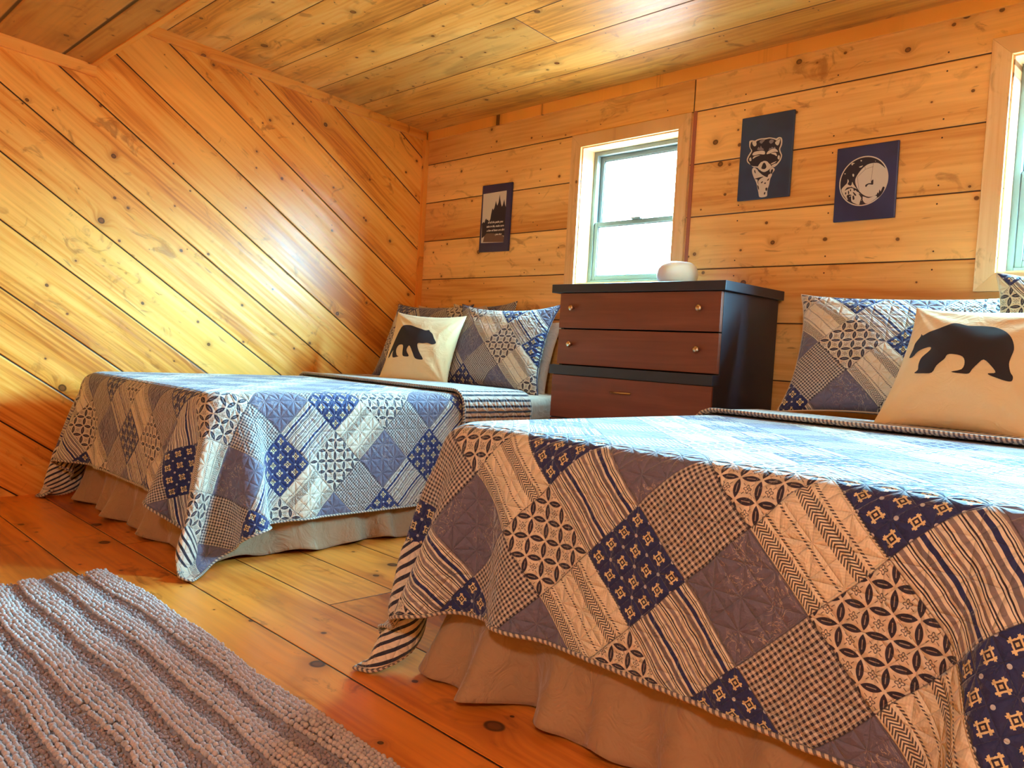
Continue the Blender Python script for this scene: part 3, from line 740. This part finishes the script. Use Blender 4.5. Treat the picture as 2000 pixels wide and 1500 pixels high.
ART_RACCOON = [
 ('w', [(173,318),(177,289),(224,283),(279,293),(325,283),(397,278),(476,282),(567,283),(658,301),(690,308),(734,297),(784,306),(806,340),(804,396),(777,441),(806,492),(820,517),(805,564),(759,608),(699,639),(635,642),(586,666),(510,685),(444,668),(374,626),(293,611),(223,576),(165,543),(146,508),(166,467),(203,429),(221,406),(183,361)]),
 ('w', [(268,630),(307,616),(376,650),(446,697),(514,730),(567,746),(591,723),(628,710),(599,667),(648,643),(694,659),(696,683),(660,712),(656,736),(633,767),(623,798),(614,846),(592,893),(589,933),(580,977),(450,978),(420,923),(395,865),(362,797),(311,736),(272,675)]),
 ('d', [(199,337),(212,305),(252,301),(274,311),(307,314),(326,300),(411,292),(478,299),(568,296),(659,317),(699,333),(735,317),(767,318),(783,362),(773,401),(755,435),(771,477),(799,515),(780,562),(745,591),(685,622),(634,628),(278,597),(207,554),(170,518),(187,478),(224,439),(242,408),(205,371)]),
 ('w', [(233,307),(272,299),(310,315),(317,348),(285,362),(249,342)]),
 ('w', [(675,351),(736,325),(763,324),(754,367),(729,393),(690,377)]),
 ('w', [(250,460),(277,432),(344,425),(476,433),(489,475),(387,464),(294,470)]),
 ('w', [(529,477),(542,450),(605,429),(681,424),(741,466),(671,462),(596,473)]),
 ('g', [(342,410),(366,374),(387,396),(405,365),(427,392),(454,403),(462,422)]),
 ('g', [(560,431),(584,407),(604,417),(621,398),(648,413),(673,403),(687,423),(617,426)]),
 ('g', [(374,321),(399,299),(478,304),(441,328),(416,342)]),
 ('g', [(558,331),(595,311),(648,328),(624,354),(586,358)]),
 ('w', [(264,511),(282,484),(361,476),(401,478),(316,493)]),
 ('w', [(609,476),(698,474),(726,517),(674,496)]),
 ('w', [(209,531),(196,499),(229,490),(241,526)]),
 ('w', [(741,544),(751,511),(780,521),(774,561)]),
 ('w', [(373,617),(422,568),(460,559),(486,553),(539,561),(579,585),(634,626),(585,654),(535,675),(483,673),(416,653)]),
 ('w', [(631,593),(725,577),(695,594),(632,605)]),
 ('w', [(640,618),(721,601),(672,629)]),
 ('d', [(447,627),(475,580),(508,579),(541,622),(526,646),(494,651),(454,642)]),
 ('d', [(377,655),(430,667),(511,689),(587,673),(617,657),(607,684),(628,706),(591,723),(574,751),(514,734),(446,701)]),
 ('d', [(325,754),(411,743),(502,740),(438,761),(402,792),(418,829),(392,801),(386,766)]),
 ('d', [(323,646),(342,681),(332,688),(310,658)]),
 ('d', [(638,670),(669,665),(671,689),(648,720),(628,702)]),
 ('d', [(455,807),(487,793),(494,804),(469,816)]),
 ('d', [(521,816),(549,811),(554,824),(529,828)]),
 ('d', [(552,879),(588,877),(583,909),(562,911)]),
 ('d', [(531,930),(557,927),(552,951),(533,954)]),
 ('d', [(571,787),(614,765),(597,793)]),
 ('d', [(392,832),(420,850),(430,891),(409,874)]),
]
ART_MOON = [
 ('w', [(613,259),(696,270),(783,326),(834,376),(855,428),(853,512),(821,594),(756,648),(678,690),(596,702),(510,680),(420,618),(359,537),(335,458),(366,392),(432,320),(521,269)]),
 ('l', [(613,263),(596,494)]),
 ('l', [(481,290),(490,329),(618,305)]),
 ('l', [(363,421),(490,329)]),
 ('l', [(368,417),(409,609)]),
 ('d', [(596,498),(627,477),(633,509),(627,545),(558,535),(520,567),(507,539),(557,521),(596,521)]),
 ('d', [(696,713),(710,654),(727,668),(740,618),(760,645),(790,587),(818,606),(784,676),(732,719)]),
 ('w', [(115,564),(165,515),(204,483),(210,432),(231,464),(215,501),(273,523),(289,476),(312,512),(374,581),(411,635),(470,690),(437,787),(351,769),(294,731),(281,661),(228,714),(186,677),(143,627)]),
 ('w', [(470,690),(512,697),(577,716),(678,694),(704,722),(604,775),(532,784),(485,743)]),
 ('d', [(234,511),(286,545),(374,581),(400,626),(355,597),(287,558),(213,570),(172,585),(211,544),(275,544)]),
 ('d', [(180,612),(201,609),(198,639),(185,634)]),
 ('d', [(227,602),(242,590),(251,625),(236,641)]),
 ('d', [(257,582),(278,575),(276,605)]),
 ('d', [(308,611),(348,635),(372,667),(340,661)]),
 ('d', [(315,577),(331,570),(344,596),(328,600)]),
 ('d', [(309,672),(329,664),(345,708),(319,720)]),
 ('d', [(211,657),(253,642),(297,658),(255,668),(288,731),(263,742),(238,711)]),
 ('d', [(407,643),(468,677),(478,725),(454,741),(532,787),(438,796),(443,740),(455,706)]),
 ('w', [(255,237),(274,222),(312,229),(287,240),(272,254)]),
 ('w', [(404,200),(425,202),(427,215),(409,216)]),
 ('w', [(387,286),(448,274),(429,294),(404,298)]),
 ('w', [(150,348),(170,351),(166,364),(151,360)]),
 ('w', [(285,377),(298,369),(314,383),(309,409),(290,401)]),
 ('w', [(639,235),(652,237),(648,245)]),
]
ART_FOREST = [
 ('w', [(49,129),(836,117),(835,870),(69,863)]),
 ('d', [(63,574),(112,545),(143,564),(177,509),(206,502),(227,524),(265,517),(297,549),(342,516),(356,449),(379,382),(396,355),(427,384),(458,351),(477,302),(495,248),(530,304),(555,322),(588,273),(601,207),(612,161),(637,234),(677,311),(708,346),(734,322),(758,273),(773,240),(803,317),(848,369),(844,537),(845,776),(633,751),(245,737),(83,792)]),
 ('b', [(137,850),(172,760),(244,723),(438,726),(748,755),(843,793),(835,868)]),
]
BEAR_B = [(-811,-11),(-801,136),(-808,249),(-762,366),(-759,416),(-722,380),(-632,431),(-528,493),(-423,544),(-334,587),(-247,572),(-140,538),(34,552),(177,544),(299,487),(396,398),(457,297),(495,176),(491,52),(493,-50),(535,-167),(577,-223),(579,-293),(516,-306),(407,-282),(309,-252),(296,-229),(373,-205),(297,-110),(193,-27),(135,-106),(95,-193),(73,-262),(-11,-271),(-142,-260),(-28,-206),(-16,-100),(-63,-9),(-167,18),(-253,6),(-274,-71),(-345,-175),(-380,-286),(-494,-298),(-636,-281),(-598,-233),(-617,-137),(-606,-26),(-519,92),(-535,146),(-632,127),(-705,77),(-751,-5)]
BEAR_A = [(-817,-380),(-830,-284),(-777,-20),(-722,246),(-682,446),(-581,568),(-378,581),(-153,513),(-5,473),(141,434),(235,457),(282,411),(366,352),(452,230),(544,109),(454,54),(315,76),(189,51),(58,41),(70,-54),(166,-206),(293,-354),(254,-389),(82,-372),(-31,-222),(-144,-70),(-204,-42),(-231,-173),(-122,-308),(-162,-343),(-303,-323),(-354,-182),(-397,-24),(-530,-34),(-574,-167),(-513,-307),(-440,-343),(-630,-371),(-679,-272),(-675,-175),(-734,-260),(-759,-343)]
bear_cushion((.677, -.486, .764, .38, .406, -.017), .42, .42, .13, BEAR_A, 'cream cushion printed with a bear walking right, on the corner bed', 31)
bear_cushion((3.38, -.50, .806, -.03, .582, -.023), .45, .45, .14, BEAR_B, 'cream cushion printed with a bear facing left, on the near bed', 37)

# ------------------------------------------------------------ dresser
def dresser():
    def brown(name, k):
        o = (k+1) % 3
        t = NT(name); X, Y, Z = t.xyz(t.pos())[:3]
        g = t.noise(t.vec(t.mul(X, 2.0), t.mul(Y, 3.0), t.mul(Z, 38.0)), 1.0, 4, .6, .6)
        low = t.noise(t.vec(t.mul(X, 2.0), 0.0, t.mul(Z, 9.0)), 1.0, 2)
        c = t.ramp(t.add(t.mul(g, .7), t.mul(low, .35)), [(.25, (.135, .040, .024)), (.55, (.185, .058, .034)), (.85, (.25, .088, .052))])
        t.bsdf(c, .42, t.bump(g, .0006, .5), spec=.45); return t.mat
    mb = brown('walnut_veneer', 0)
    mk = plain('black_lacquer', (.014, .018, .034), .46, spec=.6)
    met = plain('brushed_brass_knob', (.66, .52, .38), .28, metal=1.0)
    r = empty('dresser', (2.07, -.24, 0)); inv = Matrix.Translation(-r.location)
    def A(o): o.parent = r; o.matrix_parent_inverse = inv; return o
    x0, x1 = 1.655, 2.487
    b = bmesh.new()
    box(b, x0, x0+.018, -.452, -.02, .06, 1.062, .001); box(b, x1-.018, x1, -.452, -.02, .06, 1.062, .001)
    box(b, x0+.018, x1-.018, -.035, -.022, .06, 1.062); box(b, x0+.018, x1-.018, -.44, -.035, .06, .078)
    box(b, x0, x1, -.486, -.452, .06, .694, .0)     # lower section stands forward
    A(obj('body', b, mk))
    A(bx('top', 1.612, 2.507, -.482, -.012, 1.062, 1.100, mk, bev=.002))
    A(bx('ledge', 1.640, x1+.002, -.502, -.445, .694, .736, mk, bev=.002))
    A(bx('plinth', x0+.03, x1-.03, -.44, -.05, 0.0, .06, mk))
    def knob(x, y, z, par):
        M4 = Matrix.Translation((x, y, z)) @ Matrix.Rotation(math.pi/2, 4, 'X')
        b = bmesh.new(); lathe(b, [(.006, -.002), (.0055, .007), (.0075, .010), (.0125, .014), (.0135, .019), (.0115, .0235), (.006, .0255)], 24, M4)
        k = obj('knob', b, met, None, True); k.parent = par
    def drawer(z0, z1, yf, pull):
        d = A(bx('drawer', x0+.002, x1-.002, yf, yf+.02, z0+.0015, z1-.0015, mb, bev=.0015))
        if pull == 'knobs':
            for x in (1.738, 2.398): knob(x, yf, (z0+z1)/2+.012, d)
        else:
            b = bmesh.new(); z = pull
            n = 20; prof = []
            path = [Vector((2.0+.105*k/n, yf-.004-.016*math.sin(math.pi*k/n), z)) for k in range(n+1)]
            for a_, c_ in zip(path, path[1:]):
                pass
            ob = tube('pull', np.array([list(p) for p in path]), .0042, met, None); ob.parent = d
            b.free()
    drawer(.902, 1.061, -.470, 'knobs'); drawer(.739, .899, -.470, 'knobs')
    drawer(.500, .693, -.496, .634); drawer(.290, .497, -.496, .40); drawer(.075, .287, -.496, .19)
    tag(r, 'dark brown dresser with black top and sides between the two beds', 'dresser')
dresser()
def bowl():
    t = NT('frosted_white_glass'); n = t.bsdf((.80, .76, .72), .35, spec=.5, Transmission_Weight=0.0, Subsurface_Weight=.25)
    n.inputs['Subsurface Radius'].default_value = (.05, .04, .03); n.inputs['Subsurface Scale'].default_value = .4
    prof = [(.040, 0), (.060, .002), (.078, .016), (.0885, .042), (.0890, .062), (.083, .084), (.068, .100), (.054, .106), (.051, .1045), (.064, .097), (.079, .081), (.0845, .061), (.084, .043), (.074, .019), (.056, .007), (.0, .006)]
    o = obj('round_vase', lathe(bmesh.new(), prof, 48), t.mat, None, True); o.location = (2.135, -.26, 1.1003)
    ss_ = o.modifiers.new('smooth', 'SUBSURF'); ss_.levels = ss_.render_levels = 1
    tag(o, 'small round off-white frosted vase on top of the dresser', 'vase')
bowl()

# ------------------------------------------------------------ prints on the window wall
def print_mat(name, col): return plain(name, col, .55)
pm = {'w': print_mat('print_off_white', (.62, .58, .52)), 'd': print_mat('print_black', (.018, .015, .03)), 'g': print_mat('print_grey', (.22, .20, .22)),
      'b': print_mat('print_brown', (.15, .09, .07)), 'l': print_mat('print_line', (.12, .10, .10))}
def board_mat(name, a):
    t = NT(name); n = t.noise(t.pos(), 6, 3); t.bsdf(t.mix(t.ss(n, .4, .65), a, tuple(v*.7 for v in a)), .40, t.bump(t.noise(t.pos(), 300, 2), .0004, .5), spec=.6); return t.mat
def smooth_poly(pts, n=3):
    sm = []
    for i in range(len(pts)):
        p0, p1, p2, p3 = pts[i-1], pts[i], pts[(i+1) % len(pts)], pts[(i+2) % len(pts)]
        for k in range(n):
            t = k/n; sm.append(.5*((2*p1)+(-p0+p2)*t+(2*p0-5*p1+4*p2-p3)*t*t+(-p0+3*p1-3*p2+p3)*t**3))
    return sm
def wall_print(name, x0, x1, z0, z1, rot, art, mat, label, names, sharp=False, th=.012):
    W, H = x1-x0, z1-z0
    r = bx(name, -W/2, W/2, -th, 0, -H/2, H/2, mat, bev=.004)
    r.location = ((x0+x1)/2, -.0015, (z0+z1)/2); r.rotation_euler = (0, rot, 0)
    groups = {}
    for k, (c, pts) in enumerate(art):
        V2 = [Vector(((x/1000-.5)*W, (.5-y/1000)*H)) for x, y in pts]
        groups.setdefault(c, []).append((k, V2))
    for c, L in groups.items():
        b = bmesh.new()
        for k, V2 in L:
            y = -th-.0003-.00005*k
            if c == 'l':
                for a, q in zip(V2, V2[1:]):
                    d = (q-a).normalized(); nn = Vector((-d.y, d.x))*.0006
                    vs = [b.verts.new((p.x, y, p.y)) for p in (a-nn, q-nn, q+nn, a+nn)]; b.faces.new(vs)
                continue
            if not sharp: V2 = smooth_poly(V2)
            n0 = len(V2); res = delaunay_2d_cdt(V2, [(i, (i+1) % n0) for i in range(n0)], [list(range(n0))], 1, 1e-7)
            vs = [b.verts.new((v.x, y, v.y)) for v in res[0]]
            for f in res[2]:
                try: b.faces.new([vs[i] for i in f])
                except ValueError: pass
        for f in b.faces:
            f.normal_update()
            if f.normal.y > 0: f.normal_flip()
        obj(names.get(c, 'print'), b, pm[c], r)
    tag(r, label, 'picture'); return r
nm = {'w': 'white_print', 'd': 'black_print', 'g': 'grey_shading', 'l': 'fine_lines', 'b': 'brown_print'}
wall_print('wall_picture', 2.253, 2.497, 1.500, 1.861, 0, ART_RACCOON, board_mat('blue_black_board', (.018, .050, .120)),
           'dark board printed with a raccoon in sunglasses, hung right of the window', nm)
ring = []
for k in range(48):
    a = 2*math.pi*k/48; ring.append((469+397*math.cos(a), 481.5+329.5*math.sin(a)))
inn = [(469+(x-469)*.955, 481.5+(y-481.5)*.955) for x, y in ring]
m_b2 = board_mat('navy_board', (.024, .038, .130))
MO = [('w', [(round(x), round(y)) for x, y in ring]), ('d', inn)] + ART_MOON
wall_print('wall_picture', 2.691, 2.930, 1.376, 1.670, math.radians(-.5), MO, m_b2,
           'dark blue board with an astronaut and full moon in a white circle', nm)
fp = wall_print('wall_picture', .570, .820, 1.355, 1.745, math.radians(.8), ART_FOREST, board_mat('deep_blue_board', (.020, .024, .095)),
           'dark blue board with a misty forest photo and handwriting, left of the window', nm, sharp=True)
m_ink = print_mat('white_lettering', (.80, .78, .72))
def lettering(txt, x, z, size):
    cu = bpy.data.curves.new('lettering', 'FONT'); cu.body = txt; cu.size = size; cu.shear = .35; cu.align_x = 'CENTER'; cu.offset = .0003; cu.extrude = .0002
    o = bpy.data.objects.new('lettering', cu); S.collection.objects.link(o); bpy.context.view_layer.update()
    me = bpy.data.meshes.new_from_object(o.evaluated_get(bpy.context.evaluated_depsgraph_get())); bpy.data.objects.remove(o)
    me.name = 'lettering'; p = link('lettering', me, m_ink, fp); p.location = (x, -.0128, z); p.rotation_euler = (math.pi/2, 0, 0)
for k, (txt, x) in enumerate((('of all the paths you', .005), ('take in life, make sure', .005), ('a few of them are dirt', .010), ('- John Muir', .035))):
    lettering(txt, x, -.030-.0235*k, .0165 if k < 3 else .013)

# ------------------------------------------------------------ rug of chenille nubs
def rug():
    rs = np.random.RandomState(2)
    x0, x1, y1, y0 = 1.445, 3.42, -2.312, -2.985
    # one nub: squashed ball with a flat foot
    nu, nv = 7, 4; tv = []
    for j in range(nv+1):
        ph = math.pi*.5 - (math.pi*.92)*j/nv
        for i in range(nu): tv.append((math.cos(ph)*math.cos(2*math.pi*i/nu), math.cos(ph)*math.sin(2*math.pi*i/nu), math.sin(ph)))
    tv = np.array(tv); tf = []
    for j in range(nv):
        for i in range(nu): tf.append((j*nu+i, (j+1)*nu+i, (j+1)*nu+(i+1) % nu, j*nu+(i+1) % nu))
    tf = np.array(tf)
    def wave_edge(x): return .012*np.sin(x*9)+.006*np.sin(x*23+1)
    C, Rr, K = [], [], []
    y = y1; row = 0
    while y > y0:
        ph = (y1-y) % .098
        hi = ph < .060
        pitch = .0118 if hi else .0085
        n = int((x1-x0)/pitch)
        xs_ = x0 + (np.arange(n)+.5*(row % 2))*pitch + rs.normal(0, .0013, n)
        sway = .006*np.sin(xs_*5+y*9)+.004*np.sin(xs_*13+y*31)
        yy = y + sway + rs.normal(0, .0009 if hi else .0018, n)
        crown = (.0205 if hi else .0135) + (.004*math.sin(math.pi*ph/.060) if hi else 0)
        zz = crown + rs.normal(0, .0013 if hi else .0016, n) + .004*np.sin(xs_*6+2)*np.exp(-(xs_-x0)/.35)
        start = x0 + .018*math.sin(y*21)+.012*math.sin(y*47+1)
        keep = xs_ > start
        rad = np.where(np.full(n, hi), rs.uniform(.0052, .0064, n), rs.uniform(.0036, .0046, n))
        C.append(np.stack([xs_, yy, zz], -1)[keep]); Rr.append(rad[keep]); K.append(np.full(keep.sum(), 0 if hi else 1))
        y -= .0118 if hi else .0088; row += 1
    C = np.concatenate(C); Rr = np.concatenate(Rr); K = np.concatenate(K); N = len(C)
    sc = np.stack([Rr*rs.uniform(.95, 1.15, N), Rr*rs.uniform(.9, 1.1, N), Rr*rs.uniform(.85, 1.1, N)], -1)
    Vv = (tv[None]*sc[:, None, :] + C[:, None, :]).reshape(-1, 3)
    Ff = (tf[None] + (np.arange(N)*len(tv))[:, None, None]).reshape(-1, 4)
    me = bpy.data.meshes.new('pile'); nV, nF = len(Vv), len(Ff)
    me.vertices.add(nV); me.vertices.foreach_set('co', Vv.astype(np.float32).ravel())
    me.loops.add(nF*4); me.loops.foreach_set('vertex_index', Ff.astype(np.int32).ravel())
    me.polygons.add(nF); me.polygons.foreach_set('loop_start', np.arange(0, nF*4, 4, dtype=np.int32))
    try: me.polygons.foreach_set('loop_total', np.full(nF, 4, dtype=np.int32))
    except Exception: pass
    me.polygons.foreach_set('material_index', np.repeat(K, len(tf)).astype(np.int32))
    me.update(calc_edges=True); me.validate()
    def yarn(name, c):
        t = NT(name); n = t.noise(t.pos(), 90, 2); n2 = t.noise(t.pos(), 5, 2)
        col = t.mix(t.ss(n, .35, .7), c, tuple(v*.72 for v in c)); col = t.mix(t.mul(n2, .3), col, tuple(v*.8 for v in c))
        t.bsdf(col, .95, t.bump(t.noise(t.pos(), 1400, 2), .0015, .8), sheen=.4, spec=.1); return t.mat
    mh, ml = yarn('mauve_grey_chenille', (.62, .52, .50)), yarn('mauve_grey_low_pile', (.40, .31, .31))
    # woven backing
    nx, ny = 90, 34; gx = np.linspace(x0+.012, x1-.006, nx); gy = np.linspace(y1+.006, y0, ny)
    XX, YY = np.meshgrid(gx, gy, indexing='ij')
    XX = XX + (np.arange(nx) == 0)[:, None]*(.018*np.sin(YY*21)+.012*np.sin(YY*47+1)); YY = YY+.006*np.sin(XX*5+YY*9)
    Pz = np.stack([XX, YY, np.full_like(XX, .011)], -1)
    me0 = grid_mesh('rug', Pz[:, ::-1]); o = link('rug', me0, ml)
    sd = o.modifiers.new('thickness', 'SOLIDIFY'); sd.thickness = .009; sd.offset = -1
    p = link('pile', me, [mh, ml], o, True); p['kind'] = 'stuff'
    p['label'] = 'rows of soft nubs in high and low bands'
    tag(o, 'mauve-grey nubby chenille rug on the floor at the foot of the beds', 'rug')
rug()

# ------------------------------------------------------------ added fill lamp, unseen behind the camera, to brighten the bed fronts
def lamp():
    x, y, _ = FILL_POS; zc = ZS-SL*y
    r = empty('fill_lamp', (x, y, zc)); inv = Matrix.Translation(-r.location)
    m_met = plain('fill_metal', (.25, .2, .15), .4, metal=1.0)
    t = NT('fill_glow'); e = t.t.nodes.new('ShaderNodeEmission'); e.inputs[0].default_value = (*FILL_COL, 1); e.inputs[1].default_value = FILL_POWER/ (4*math.pi*math.pi*.11**2) * 1.0
    t.t.links.new(e.outputs[0], t.out.inputs[0])
    c = obj('canopy', lathe(bmesh.new(), [(.075, zc-.02), (.08, zc), (.0, zc)], 32, Matrix.Translation((x, y, 0))), m_met, None, True); c.parent = r; c.matrix_parent_inverse = inv
    zc2 = zc-.115
    prof = [(.11*math.sin(math.pi*k/24), zc2-.11*math.cos(math.pi*k/24)) for k in range(1, 23)]
    g = obj('fill_globe', lathe(bmesh.new(), prof, 32, Matrix.Translation((x, y, 0))), t.mat, None, True); g.parent = r; g.matrix_parent_inverse = inv
    tag(r, 'added round fill lamp, unseen over the near end of the room', 'lamp')
lamp()
